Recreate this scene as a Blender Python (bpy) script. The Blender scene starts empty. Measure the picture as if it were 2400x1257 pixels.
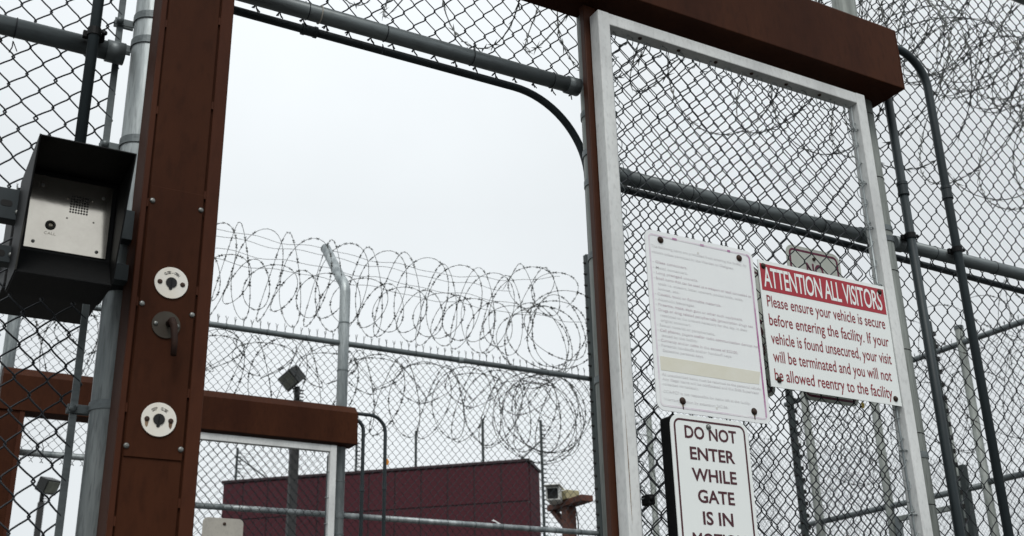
import bpy, bmesh, math, random
import numpy as np
from math import sin, cos, pi, radians, sqrt
from mathutils import Vector, Matrix

random.seed(7); RNG = np.random.default_rng(7)
C = bpy.context.scene.collection
S = bpy.context.scene
EYE = 0.7                                   # camera height above the yard; all z below are measured from the camera

# ------------------------------------------------------------------ camera
FPX = 2711.0
PITCH, ROLL, AZ = radians(21.88), radians(-1.446), radians(30.14)
fw = np.array([sin(AZ)*cos(PITCH), cos(AZ)*cos(PITCH), sin(PITCH)])
r0 = np.array([cos(AZ), -sin(AZ), 0.0]); u0 = np.cross(r0, fw)
RT = cos(ROLL)*r0 + sin(ROLL)*u0; UP = -sin(ROLL)*r0 + cos(ROLL)*u0
cam = bpy.data.cameras.new('camera'); cam_o = bpy.data.objects.new('camera', cam); C.objects.link(cam_o)
cam_o.matrix_world = Matrix(((RT[0], UP[0], -fw[0], 0), (RT[1], UP[1], -fw[1], 0), (RT[2], UP[2], -fw[2], EYE), (0, 0, 0, 1)))
cam.sensor_width = 36; cam.sensor_fit = 'HORIZONTAL'; cam.lens = FPX/2400*36
cam.clip_start = 0.05; cam.clip_end = 2000
cam.dof.use_dof = True; cam.dof.focus_distance = 4.0; cam.dof.aperture_fstop = 7.0
S.camera = cam_o

# ------------------------------------------------------------------ sky, sun, exposure
SUN_EL, SUN_AZ = radians(52), radians(205)          # azimuth clockwise from +Y: behind the camera, a little left
W = bpy.data.worlds.new('World'); S.world = W; W.use_nodes = True
nt = W.node_tree; nt.nodes.clear()
def N(t, **k):
    n = nt.nodes.new(t)
    for a, b in k.items(): setattr(n, a, b)
    return n
out = N('ShaderNodeOutputWorld'); bg = N('ShaderNodeBackground'); bg.inputs[1].default_value = 0.1
sky = N('ShaderNodeTexSky', sky_type='NISHITA', sun_disc=False, sun_elevation=SUN_EL, sun_rotation=SUN_AZ)
sky.air_density = 1; sky.dust_density = 4
co = N('ShaderNodeTexCoord'); sep = N('ShaderNodeSeparateXYZ')
nt.links.new(co.outputs['Generated'], sep.inputs[0])
mr = N('ShaderNodeMapRange'); mr.inputs[1].default_value = .42; mr.inputs[2].default_value = 1
mr.inputs[3].default_value = 1.44; mr.inputs[4].default_value = 2.45
nt.links.new(sep.outputs[2], mr.inputs[0])
noi = N('ShaderNodeTexNoise'); noi.inputs['Scale'].default_value = 2.6; noi.inputs['Detail'].default_value = 5; noi.inputs['Roughness'].default_value = .5
nt.links.new(co.outputs['Generated'], noi.inputs['Vector'])
mn = N('ShaderNodeMapRange'); mn.inputs[1].default_value = .3; mn.inputs[2].default_value = .7
mn.inputs[3].default_value = .95; mn.inputs[4].default_value = 1.05
nt.links.new(noi.outputs['Fac'], mn.inputs[0])
# sky painted brighter around the view axis, imitating lens vignetting
dot = N('ShaderNodeVectorMath', operation='DOT_PRODUCT')
bx0 = fw*1.0 - RT*0.10 - UP*0.04; bx0 = bx0/np.linalg.norm(bx0)
dot.inputs[1].default_value = tuple(bx0)
nt.links.new(co.outputs['Generated'], dot.inputs[0])
md = N('ShaderNodeMapRange'); md.inputs[1].default_value = cos(radians(27)); md.inputs[2].default_value = 1.0
md.inputs[3].default_value = .88; md.inputs[4].default_value = 1.05
nt.links.new(dot.outputs['Value'], md.inputs[0])
m1 = N('ShaderNodeMath', operation='MULTIPLY'); m2 = N('ShaderNodeMath', operation='MULTIPLY')
nt.links.new(mr.outputs[0], m1.inputs[0]); nt.links.new(mn.outputs[0], m1.inputs[1])
nt.links.new(m1.outputs[0], m2.inputs[0]); nt.links.new(md.outputs[0], m2.inputs[1])
cl = N('ShaderNodeVectorMath', operation='SCALE'); cl.inputs[0].default_value = (6.0, 6.29, 6.44)
nt.links.new(m2.outputs[0], cl.inputs['Scale'])
mx = N('ShaderNodeMix', data_type='RGBA'); mx.inputs[0].default_value = 0.94
nt.links.new(sky.outputs[0], mx.inputs[6]); nt.links.new(cl.outputs[0], mx.inputs[7])
nt.links.new(mx.outputs[2], bg.inputs[0]); nt.links.new(bg.outputs[0], out.inputs[0])
sl = bpy.data.lights.new('sun', 'SUN'); sl.energy = 1.5; sl.angle = radians(20); sl.color = (1, .97, .93)
so = bpy.data.objects.new('sun', sl); C.objects.link(so)
sd = Vector((sin(SUN_AZ)*cos(SUN_EL), cos(SUN_AZ)*cos(SUN_EL), sin(SUN_EL)))
so.rotation_euler = sd.to_track_quat('Z', 'Y').to_euler(); so.location = (0, -6, 12)
S.view_settings.view_transform = 'Standard'; S.view_settings.look = 'None'
S.view_settings.exposure = 0.0; S.view_settings.gamma = 1.0

# ------------------------------------------------------------------ materials
def mat(name, col, rough=.6, metal=0.0, spec=.5, n_amt=0.0, n_scale=8.0, streak=(1, 1, 1), col2=None, fine=0.0, bump=0.0, bscale=60, rust=None):
    """principled with procedural variation: col -> col2 blotches (stretched by streak), fine grain, optional rust stains, bump"""
    m = bpy.data.materials.new(name); m.use_nodes = True
    t = m.node_tree; b = t.nodes['Principled BSDF']
    b.inputs['Roughness'].default_value = rough; b.inputs['Metallic'].default_value = metal
    b.inputs['Specular IOR Level'].default_value = spec
    tc = t.nodes.new('ShaderNodeTexCoord'); mp = t.nodes.new('ShaderNodeMapping'); mp.inputs['Scale'].default_value = streak
    t.links.new(tc.outputs['Object'], mp.inputs[0])
    c = t.nodes.new('ShaderNodeRGB'); c.outputs[0].default_value = (*col, 1); last = c.outputs[0]
    def mixin(last, fac, color):
        x = t.nodes.new('ShaderNodeMix'); x.data_type = 'RGBA'
        t.links.new(fac, x.inputs[0]); t.links.new(last, x.inputs[6]); x.inputs[7].default_value = (*color, 1); return x.outputs[2]
    if n_amt and col2:
        n = t.nodes.new('ShaderNodeTexNoise'); n.inputs['Scale'].default_value = n_scale; n.inputs['Detail'].default_value = 6; n.inputs['Roughness'].default_value = .65
        t.links.new(mp.outputs[0], n.inputs['Vector'])
        r = t.nodes.new('ShaderNodeMapRange'); r.inputs[1].default_value = .38; r.inputs[2].default_value = .66; r.inputs[4].default_value = n_amt
        t.links.new(n.outputs['Fac'], r.inputs[0]); last = mixin(last, r.outputs[0], col2)
    if fine:
        n = t.nodes.new('ShaderNodeTexNoise'); n.inputs['Scale'].default_value = n_scale*14; n.inputs['Detail'].default_value = 2
        t.links.new(mp.outputs[0], n.inputs['Vector'])
        r = t.nodes.new('ShaderNodeMapRange'); r.inputs[1].default_value = .5; r.inputs[2].default_value = .75; r.inputs[4].default_value = fine
        t.links.new(n.outputs['Fac'], r.inputs[0]); last = mixin(last, r.outputs[0], tuple(x*.45 for x in col))
    if rust:
        rc, thr, rs = rust
        n = t.nodes.new('ShaderNodeTexNoise'); n.inputs['Scale'].default_value = rs; n.inputs['Detail'].default_value = 8; n.inputs['Roughness'].default_value = .7
        mp2 = t.nodes.new('ShaderNodeMapping'); mp2.inputs['Scale'].default_value = (1, 1, .12); mp2.inputs['Location'].default_value = (3.1, 1.7, .4)
        t.links.new(tc.outputs['Object'], mp2.inputs[0]); t.links.new(mp2.outputs[0], n.inputs['Vector'])
        r = t.nodes.new('ShaderNodeMapRange'); r.inputs[1].default_value = thr; r.inputs[2].default_value = thr+.1; r.inputs[4].default_value = .8
        t.links.new(n.outputs['Fac'], r.inputs[0]); last = mixin(last, r.outputs[0], rc)
    t.links.new(last, b.inputs['Base Color'])
    if bump:
        n = t.nodes.new('ShaderNodeTexNoise'); n.inputs['Scale'].default_value = bscale; n.inputs['Detail'].default_value = 3
        t.links.new(mp.outputs[0], n.inputs['Vector'])
        bp = t.nodes.new('ShaderNodeBump'); bp.inputs['Strength'].default_value = bump; bp.inputs['Distance'].default_value = .003
        t.links.new(n.outputs['Fac'], bp.inputs['Height']); t.links.new(bp.outputs[0], b.inputs['Normal'])
    return m

M = {}
M['galv'] = mat('galvanised_steel', (.40, .44, .445), .44, .4, n_amt=1, n_scale=13, streak=(1, 1, .10), col2=(.13, .155, .165), fine=.9, bump=.25, rust=((.20, .13, .08), .72, 6))
M['galv_worn'] = mat('weathered_galvanised_steel', (.29, .315, .295), .6, .2, n_amt=1, n_scale=14, streak=(1, 1, .07), col2=(.12, .135, .125), fine=.9, bump=.3, rust=((.19, .12, .07), .66, 5))
M['rail'] = mat('dull_galvanised_rail', (.165, .19, .195), .46, .35, n_amt=.8, n_scale=8, streak=(.2, 1, 1), col2=(.085, .10, .105), fine=.6, bump=.2)
M['wire'] = mat('weathered_fence_wire', (.026, .030, .036), .55, .15, .3, n_amt=.6, n_scale=20, col2=(.016, .019, .023))
M['wire_far'] = mat('grey_fence_wire', (.034, .044, .048), .55, .15, .3, n_amt=.6, n_scale=20, col2=(.025, .03, .033))
M['razor_near'] = mat('bright_razor_wire_steel', (.10, .11, .105), .45, .4, .4, n_amt=.6, n_scale=15, col2=(.06, .058, .05))
M['razor'] = mat('razor_wire_steel', (.034, .040, .038), .5, .2, .3, n_amt=.6, n_scale=15, col2=(.055, .047, .038))
M['brown'] = mat('brown_painted_steel', (.052, .0170, .0072), .6, 0, .07, n_amt=.7, n_scale=3.5, streak=(1, 1, .35), col2=(.026, .0076, .0036), fine=.45, bump=.12, bscale=90)
M['brown_flange'] = mat('brown_painted_flange', (.066, .0215, .0098), .6, 0, .09, n_amt=.7, n_scale=4, streak=(1, 1, .3), col2=(.038, .012, .0072), fine=.3, bump=.12, bscale=90)
M['brown_chip'] = mat('chipped_brown_paint', (.056, .0180, .0078), .5, 0, .2, n_amt=.6, n_scale=5, col2=(.035, .0105, .0048), fine=.3, rust=((.30, .27, .24), .66, 9))
M['white'] = mat('white_painted_steel', (.71, .73, .72), .5, 0, .35, n_amt=.9, n_scale=6, streak=(1, 1, .5), col2=(.54, .555, .55), fine=.3, bump=.1, rust=((.22, .11, .055), .685, 7))
M['sign'] = mat('white_sign_sheet', (.82, .86, .845), .4, 0, .4, n_amt=.5, n_scale=4, col2=(.78, .82, .81))
M['sign_faded'] = mat('faded_sign_sheet', (.83, .86, .86), .4, 0, .4, n_amt=.7, n_scale=6, col2=(.79, .815, .825), fine=.03)
M['sign_shaded'] = mat('shaded_sign_sheet', (.50, .53, .48), .5, 0, .4, n_amt=.6, n_scale=6, col2=(.44, .46, .42))  # white sheet with the shade behind the gate put into its colour
M['sign_edge'] = mat('bare_aluminium', (.5, .51, .5), .4, .6)
M['red'] = mat('red_sign_vinyl', (.36, .018, .032), .42, 0, .4, n_amt=.5, n_scale=9, col2=(.36, .025, .04))
M['redtext'] = mat('red_sign_lettering', (.24, .014, .024), .5)
M['maroon'] = mat('maroon_sign_lettering', (.060, .007, .014), .5)
M['maroon2'] = mat('plum_sign_border', (.11, .008, .035), .5)
M['faint'] = mat('sun_bleached_lettering', (.68, .665, .68), .6, n_amt=1, n_scale=14, col2=(.775, .79, .795), fine=.06)
M['faint2'] = mat('half_bleached_lettering', (.58, .49, .53), .6, n_amt=1, n_scale=16, col2=(.76, .76, .77), fine=.08)
M['purple'] = mat('faded_purple_border', (.34, .06, .24), .5, n_amt=1, n_scale=6, col2=(.62, .48, .60))
M['lilac'] = mat('bleached_lilac_border', (.66, .58, .66), .5, n_amt=1, n_scale=13, col2=(.78, .78, .79))
M['beige'] = mat('yellowed_tape', (.66, .645, .53), .6, n_amt=.9, n_scale=7, streak=(.5, 1, 1), col2=(.74, .735, .66))
M['rustbolt'] = mat('rusty_bolt', (.06, .030, .018), .7, .3, n_amt=.9, n_scale=90, col2=(.02, .013, .010))
M['ruststain'] = mat('rust_stain', (.085, .038, .018), .8, n_amt=.9, n_scale=40, col2=(.34, .24, .15))
M['bolt'] = mat('zinc_bolt', (.24, .25, .24), .4, .7, n_amt=.7, n_scale=80, col2=(.08, .08, .07))
M['black'] = mat('black_powder_coat', (.0050, .0056, .0062), .55, 0, .16, n_amt=.7, n_scale=7, col2=(.008, .0085, .0085), fine=.2, bump=.15, bscale=160)
M['edge'] = mat('worn_black_edge', (.06, .058, .05), .6, 0, .4, n_amt=.8, n_scale=20, col2=(.02, .02, .02))
M['stainless'] = mat('brushed_stainless', (.70, .655, .58), .11, .95, n_amt=.7, n_scale=7, col2=(.55, .51, .45), bump=.12, bscale=12)
M['hole'] = mat('dark_hole', (.006, .006, .006), .8)
M['button'] = mat('brass_button', (.28, .25, .20), .25, .9)
M['conduit'] = mat('dark_conduit', (.030, .042, .047), .5, 0, .3, n_amt=.7, n_scale=6, streak=(1, 1, .2), col2=(.014, .019, .022), fine=.3)
M['keyplate'] = mat('cream_key_plate', (.78, .76, .70), .42, 0, .5, n_amt=.6, n_scale=16, streak=(1, 1, .4), col2=(.70, .64, .52), rust=((.45, .26, .10), .70, 18))
M['oldbrass'] = mat('tarnished_plate', (.050, .044, .034), .6, .2, .3, n_amt=.8, n_scale=40, col2=(.04, .03, .022))
M['rustrod'] = mat('rusted_handle', (.030, .014, .009), .7, .1, .2, n_amt=.8, n_scale=60, col2=(.02, .011, .009))
M['ground'] = mat('gravel_yard', (.075, .072, .066), .9, n_amt=.9, n_scale=.6, col2=(.05, .048, .045), fine=.6)
M['dark'] = mat('dark_green_steel', (.020, .030, .030), .5, .2, n_amt=.6, n_scale=9, col2=(.035, .045, .045))
M['lampbody'] = mat('dark_bronze_lamp', (.014, .016, .016), .5, .2, n_amt=.5, n_scale=9, col2=(.022, .022, .02))
M['lens'] = mat('lamp_glass', (.17, .18, .15), .15, 0, .6, n_amt=.8, n_scale=4, col2=(.08, .085, .07))
M['pole'] = mat('dark_lamp_pole', (.026, .026, .026), .6, .2, n_amt=.5, n_scale=3, col2=(.038, .038, .038))
M['wood'] = mat('red_stained_timber', (.13, .045, .028), .75, n_amt=.8, n_scale=8, streak=(1, 1, .15), col2=(.07, .026, .018), fine=.3)
M['camwhite'] = mat('off_white_housing', (.68, .69, .66), .45, n_amt=.5, n_scale=6, col2=(.6, .6, .56))
M['camtan'] = mat('tan_box', (.40, .36, .21), .6, n_amt=.5, n_scale=8, col2=(.32, .29, .17))
M['orange'] = mat('orange_plastic', (.75, .28, .02), .5)
M['yellow'] = mat('yellow_plastic', (.55, .38, .03), .5)
M['scrap'] = mat('white_plastic_film', (.78, .78, .78), .4)
M['signback'] = mat('dull_sign_back', (.42, .40, .35), .6, .1, n_amt=.7, n_scale=5, col2=(.34, .32, .29), fine=.3)

def building_mat():
    m = bpy.data.materials.new('maroon_wall_panels'); m.use_nodes = True; t = m.node_tree; b = t.nodes['Principled BSDF']
    b.inputs['Roughness'].default_value = .85; b.inputs['Specular IOR Level'].default_value = .1
    tc = t.nodes.new('ShaderNodeTexCoord')
    n = t.nodes.new('ShaderNodeTexNoise'); n.inputs['Scale'].default_value = .7; n.inputs['Detail'].default_value = 8
    t.links.new(tc.outputs['Object'], n.inputs['Vector'])
    x = t.nodes.new('ShaderNodeMix'); x.data_type = 'RGBA'; x.inputs[6].default_value = (.064, .0205, .0265, 1); x.inputs[7].default_value = (.077, .0255, .032, 1)
    t.links.new(n.outputs['Fac'], x.inputs[0]); t.links.new(x.outputs[2], b.inputs['Base Color'])
    n2 = t.nodes.new('ShaderNodeTexNoise'); n2.inputs['Scale'].default_value = 30; t.links.new(tc.outputs['Object'], n2.inputs['Vector'])
    bp = t.nodes.new('ShaderNodeBump'); bp.inputs['Strength'].default_value = .2; bp.inputs['Distance'].default_value = .02
    t.links.new(n2.outputs['Fac'], bp.inputs['Height']); t.links.new(bp.outputs[0], b.inputs['Normal'])
    return m
M['wall'] = building_mat()
M['cap'] = mat('roof_edge_trim', (.022, .006, .010), .6)

# ------------------------------------------------------------------ mesh builder
class MB:
    def __init__(s): s.v = []; s.f = []; s.n = 0; s.sm = []
    def add(s, v, faces, smooth=False):
        v = np.asarray(v, float).reshape(-1, 3)
        for fa in faces:
            fa = np.asarray(fa, int)
            if fa.ndim == 1: fa = fa[None]
            if len(fa): s.f.append(fa + s.n); s.sm.append(smooth)
        s.v.append(v); s.n += len(v); return s
    def sweep(s, polys, r, sides=6, up=(0, 1, 0), caps=True):
        """many polylines of equal length at once: (N,P,3)"""
        P = np.asarray(polys, float)
        if P.ndim == 2: P = P[None]
        n, p, _ = P.shape
        T = np.gradient(P, axis=1); T /= np.maximum(np.linalg.norm(T, axis=2, keepdims=True), 1e-9)
        u = np.broadcast_to(np.asarray(up, float), T.shape)
        A = np.cross(T, u); ln = np.linalg.norm(A, axis=2, keepdims=True)
        A = np.where(ln < 1e-3, np.cross(T, np.broadcast_to([1., .3, .2], T.shape)), A)
        A /= np.linalg.norm(A, axis=2, keepdims=True); B = np.cross(A, T)
        r = np.broadcast_to(np.asarray(r, float), (p,))[None, :, None, None]
        th = np.arange(sides)*2*pi/sides
        V = P[:, :, None, :] + r*(A[:, :, None, :]*np.cos(th)[None, None, :, None] + B[:, :, None, :]*np.sin(th)[None, None, :, None])
        idx = np.arange(n*p*sides).reshape(n, p, sides)
        a = idx[:, :-1, :]; b = np.roll(a, -1, 2); c = idx[:, 1:, :]; d = np.roll(c, -1, 2)
        fs = [np.stack([a, b, d, c], -1).reshape(-1, 4)]
        s.add(V, fs, True)
        if caps and sides > 3:
            s.n -= n*p*sides
            s.f.append(idx[:, 0, ::-1].reshape(-1, sides) + s.n); s.sm.append(False)
            s.f.append(idx[:, -1, :].reshape(-1, sides) + s.n); s.sm.append(False)
            s.n += n*p*sides
        return s
    def tube(s, pts, r, sides=12):
        pts = np.asarray(pts, float)
        d = pts[-1]-pts[0]; d = d/max(np.linalg.norm(d), 1e-9)
        up = (0, 1, 0) if abs(d[1]) < .9 else (0, 0, 1)
        return s.sweep(pts, r, sides, up)
    def box(s, x0, x1, y0, y1, z0, z1, bev=0.0, seg=2):
        bm = bmesh.new(); bmesh.ops.create_cube(bm, size=1)
        for v in bm.verts: v.co = Vector((x0+(v.co.x+.5)*(x1-x0), y0+(v.co.y+.5)*(y1-y0), z0+(v.co.z+.5)*(z1-z0)))
        return s.bm(bm, bev, seg)
    def bm(s, bm, bev=0.0, seg=2):
        if bev: bmesh.ops.bevel(bm, geom=bm.edges[:], offset=bev, segments=seg, affect='EDGES', profile=.5)
        bm.verts.index_update()
        d = {}
        for f in bm.faces: d.setdefault(len(f.verts), []).append([v.index for v in f.verts])
        s.add([tuple(v.co) for v in bm.verts], [np.array(x) for x in d.values()]); bm.free(); return s
    def hull(s, pts, bev=0.0):
        bm = bmesh.new()
        for p in pts: bm.verts.new(p)
        bmesh.ops.convex_hull(bm, input=bm.verts[:]); bmesh.ops.dissolve_limit(bm, angle_limit=.01, verts=bm.verts[:], edges=bm.edges[:])
        return s.bm(bm, bev)
    def plate(s, poly, y0, y1):
        """x-z outline extruded from y0 (front) to y1"""
        k = len(poly); v = [(x, y0, z) for x, z in poly] + [(x, y1, z) for x, z in poly]
        q = [[i, i+k, (i+1) % k + k, (i+1) % k] for i in range(k)]
        return s.add(v, [np.arange(k), np.arange(2*k-1, k-1, -1), np.array(q)])
    def ring_plate(s, po, pin, y0, y1):
        k = len(po); v = [(x, y0, z) for x, z in po]+[(x, y0, z) for x, z in pin]+[(x, y1, z) for x, z in po]+[(x, y1, z) for x, z in pin]
        q = []
        for i in range(k):
            j = (i+1) % k
            q += [[i, j, j+k, i+k], [i, i+2*k, j+2*k, j], [i+k, j+k, j+3*k, i+3*k], [i+2*k, i+3*k, j+3*k, j+2*k]]
        return s.add(v, [np.array(q)])
    def dome(s, c, r, h, axis='-y', sides=14):
        pr = [(r, 0), (r, h*.25), (r*.92, h*.6), (r*.62, h*.9), (.001, h)]
        V = []
        for a, t in pr:
            for k in range(sides):
                x, z = a*cos(2*pi*k/sides), a*sin(2*pi*k/sides)
                V.append((c[0]+x, c[1]-t, c[2]+z) if axis == '-y' else (c[0]+x, c[1]+z, c[2]+t))
        q = [[i*sides+k, i*sides+(k+1) % sides, (i+1)*sides+(k+1) % sides, (i+1)*sides+k] for i in range(4) for k in range(sides)]
        return s.add(V, [np.array(q)], True)
    def disc(s, c, r, y0, y1, sides=28):
        return s.plate([(c[0]+r*cos(2*pi*k/sides), c[1]+r*sin(2*pi*k/sides)) for k in range(sides)], y0, y1)
    def torus(s, c, R, r, axis, n=20, sides=5, a0=0, a1=2*pi):
        t = np.linspace(a0, a1, n+1); o = np.zeros_like(t)
        if axis == 'x': p = np.stack([o, np.cos(t)*R, np.sin(t)*R], 1)
        elif axis == 'z': p = np.stack([np.cos(t)*R, np.sin(t)*R, o], 1)
        else: p = np.stack([np.cos(t)*R, o, np.sin(t)*R], 1)
        return s.sweep(p + np.array(c), r, sides, {'x': (1, 0, 0), 'y': (0, 1, 0), 'z': (0, 0, 1)}[axis], False)
    def band(s, c, R, th, w, axis, n=24):
        """flat strap round a pipe"""
        t = np.arange(n)*2*pi/n; V = []
        for R_, d in ((R, -w/2), (R+th, -w/2), (R+th, w/2), (R, w/2)):
            for a in t:
                if axis == 'z': V.append((c[0]+R_*cos(a), c[1]+R_*sin(a), c[2]+d))
                else: V.append((c[0]+d, c[1]+R_*cos(a), c[2]+R_*sin(a)))
        q = [[i*n+k, i*n+(k+1) % n, ((i+1) % 4)*n+(k+1) % n, ((i+1) % 4)*n+k] for i in range(4) for k in range(n)]
        return s.add(V, [np.array(q)], False)
    def verts(s): return np.concatenate(s.v)
    def xform(s, Mx, loc):
        Mx = np.array(Mx); s.v = [v @ Mx.T + np.array(loc) for v in s.v]; return s
    def build(s, name, m, parent=None, lift=True):
        v = s.verts().copy()
        if lift: v[:, 2] += EYE
        if parent is not None: org = ORI[parent.name]
        else: org = np.array([(v[:, 0].min()+v[:, 0].max())/2, (v[:, 1].min()+v[:, 1].max())/2, v[:, 2].min()])
        v -= org
        me = bpy.data.meshes.new(name)
        tot = np.concatenate([np.full(len(f), f.shape[1]) for f in s.f]); li = np.concatenate([f.ravel() for f in s.f])
        smo = np.concatenate([np.full(len(f), x) for f, x in zip(s.f, s.sm)])
        me.vertices.add(len(v)); me.vertices.foreach_set('co', v.ravel())
        me.loops.add(len(li)); me.loops.foreach_set('vertex_index', li.astype(np.int32))
        me.polygons.add(len(tot)); me.polygons.foreach_set('loop_start', np.concatenate([[0], np.cumsum(tot)[:-1]]).astype(np.int32))
        me.polygons.foreach_set('use_smooth', smo)
        me.update(calc_edges=True); me.validate()
        me.materials.append(M[m] if isinstance(m, str) else m)
        o = bpy.data.objects.new(name, me); C.objects.link(o)
        if parent is not None: o.parent = parent; ORI[o.name] = org
        else: o.location = org; ORI[o.name] = org
        return o
ORI = {}
def tag(o, label=None, cat=None, group=None, kind=None):
    for k, x in (('label', label), ('category', cat), ('group', group), ('kind', kind)):
        if x: o[k] = x
    return o
def thing(name, label, cat, loc, group=None):
    o = bpy.data.objects.new(name, None); C.objects.link(o); o.empty_display_size = .1
    p = np.array([loc[0], loc[1], loc[2]+EYE]); o.location = p; ORI[o.name] = p
    return tag(o, label, cat, group)
GZ = -EYE                                   # ground level in camera-relative z

def rrect(x0, x1, z0, z1, r, n=6):
    p = []
    for cx, cz, a in ((x1-r, z0+r, -90), (x1-r, z1-r, 0), (x0+r, z1-r, 90), (x0+r, z0+r, 180)):
        for k in range(n+1):
            t = radians(a+90*k/n); p.append((cx+r*cos(t), cz+r*sin(t)))
    return p

def text_mb(body, x0, zb, y, cap=None, width=None, bold=0.0, shear=0.0, align='L', spacing=1.0):
    """flat lettering on a sheet facing -Y; baseline zb, capital height cap, fitted to width"""
    cu = bpy.data.curves.new('lettering', 'FONT'); cu.body = body; cu.size = 1; cu.offset = bold; cu.resolution_u = 3; cu.space_character = spacing
    o = bpy.data.objects.new('lettering', cu); C.objects.link(o)
    dg = bpy.context.evaluated_depsgraph_get(); dg.update()
    me = bpy.data.meshes.new_from_object(o.evaluated_get(dg))
    v = np.array([tuple(q.co) for q in me.vertices]) if len(me.vertices) else np.zeros((0, 3))
    fs = {}
    for p in me.polygons: fs.setdefault(len(p.vertices), []).append(list(p.vertices))
    bpy.data.objects.remove(o); bpy.data.curves.remove(cu); bpy.data.meshes.remove(me)
    sz = cap/CAPH; sx = sz if width is None else width/(v[:, 0].max()-v[:, 0].min())
    x = (v[:, 0]-v[:, 0].min())*sx
    if align == 'C': x = x-(x.max())/2
    if align == 'R': x = x-x.max()
    V = np.stack([x0+x+shear*v[:, 1]*sz, np.full(len(v), y), zb+v[:, 1]*sz], 1)
    mb = MB(); mb.add(V, [np.array(f) for f in fs.values()]); return mb
CAPH = 1.0
_t = text_mb('H', 0, 0, 0, cap=1.0); CAPH = _t.verts()[:, 2].max()
def merge(*mbs):
    o = MB()
    for m in mbs:
        o.v += m.v; o.f += [f+o.n for f in m.f]; o.sm += m.sm; o.n += m.n
    return o

# ------------------------------------------------------------------ chain link
PA, PB = .0755, .083                        # diamond width and height
def fabric(mb, u0, u1, z0, z1, plane, r=.0018, sides=4, pts=7, barb_top=.0, barb_bot=0.0, jit=.0012, sag=0.0):
    """plane(u, d, z)->xyz arrays; zigzag wires hooked into their neighbours"""
    h = PA/2; nw = int((u1-u0)/h); 
    k0 = int(math.ceil(z0/(PB/2))); k1 = int(math.floor(z1/(PB/2)))
    i0 = int(math.floor(u0/h))
    ts = np.array([0, .07, .22, .5, .8, .94]) if pts == 7 else (np.array([0, .12, .5, .88]) if pts == 5 else np.array([0, .5]))
    polys = []
    for i in range(i0, i0+nw):
        # apex at row k is on the left when (k+i) even
        us, zs, ds = [], [], []
        jx = RNG.normal(0, jit, k1-k0+1); 
        for k in range(k0, k1):
            L = ((k+i) % 2 == 0)
            ua, ub = (i*h-r*.9, (i+1)*h+r*.9) if L else ((i+1)*h+r*.9, i*h-r*.9)
            ua += jx[k-k0]; ub += jx[k-k0+1]
            e = ts + .055*np.sin(2*pi*ts)*-1 if pts >= 5 else ts
            us.append(ua+(ub-ua)*e)
            zs.append((k+ts)*PB/2 + (.0018*np.sin(pi*ts)*(1 if L else -1)))
            sg = 1 if L else -1
            ds.append(sg*r*1.25*np.minimum(1, np.sin(pi*ts)*1.6))
        us = np.concatenate(us+[[ub]]); zs = np.concatenate(zs+[[k1*PB/2]]); ds = np.concatenate(ds+[[0]])
        polys.append(np.stack(plane(us, ds, zs), -1))
    mb.sweep(np.array(polys), r, sides, (0, 1, 0) , False)
    # twisted selvage ends
    for on, kk, s_ in ((barb_top, k1, 1), (barb_bot, k0, -1)):
        if not on: continue
        tips = []
        for i in range(i0, i0+nw):
            L = ((kk+i) % 2 == 0); ua = i*h if L else (i+1)*h
            for q in (-1, 1):
                w = on*(.8+.4*random.random())
                tips.append(np.stack(plane(np.array([ua, ua+q*.004, ua+q*(.006+.012*random.random())]), np.array([0, .004*q, .006*q]), kk*PB/2+s_*np.array([0, w*.5, w])), -1))
        mb.sweep(np.array(tips), r, sides, (0, 1, 0), False)
    return mb
def planeY(Y): return lambda u, d, z: (u, Y+d, z)
def planeX(X): return lambda u, d, z: (X+d, u, z)

def tie(fence, c, R, axis, mat_='wire', tail=True):
    mb = MB(); mb.torus(c, R+.001, .0016, axis, 18, 4)
    if tail:
        a = random.uniform(-.4, .4); s_ = random.choice((1, -1))
        b = np.array(c)+np.array([0, .02, s_*(R+.002)] if axis == 'x' else [(R+.002)*.7, .02, 0])
        e = b+np.array([.012*a, .012, s_*.03]) if axis == 'x' else b+np.array([.03, .0, -.008])
        mb.sweep(np.array([b, (b+e)/2+np.array([.003, 0, 0]), e]), .0016, 4, (0, 1, 0), False)
        e2 = b+np.array([.014, .008, s_*.024]) if axis == 'x' else b+np.array([.022, .004, .012])
        mb.sweep(np.array([b, (b+e2)/2, e2]), .0014, 4, (0, 1, 0), False)
    return mb.build('tie_wire', mat_, fence)

# ------------------------------------------------------------------ razor wire
def coil_path(p0, p1, R, pitch, wob=.35, seed=0, per=40, squash=1.0, jr=.05, tilt=0.0, pend=None):
    rg = np.random.default_rng(seed)
    p0, p1 = np.array(p0, float), np.array(p1, float); L = np.linalg.norm(p1-p0); d = (p1-p0)/L
    side = np.cross([0, 0, 1.], d); side /= np.linalg.norm(side)
    nl = L/pitch if pend is None else 2*L/(pitch+pend)
    th = np.linspace(0, 2*pi*nl, int(per*nl))
    q = th/(2*pi*nl)
    ax = L*q if pend is None else L*(q*2*pitch/(pitch+pend)+q*q*(pend-pitch)/(pitch+pend))
    k = np.arange(int(nl)+3); rr = R*(1+rg.normal(0, jr, len(k))); dx = rg.normal(0, pitch*.13, len(k)); dz = rg.normal(0, R*.035, len(k))
    lo = th/(2*pi); rR = np.interp(lo, k, rr); dX = np.interp(lo, k, dx); dZ = np.interp(lo, k, dz)
    a = ax + dX + wob*pitch*np.sin(1.5*th+.6) + tilt*rR*np.cos(th)
    return p0 + d*a[:, None] + side*(rR*np.cos(th)*squash)[:, None] + np.array([0, 0, 1.])*(rR*np.sin(th)+dZ)[:, None]
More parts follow.
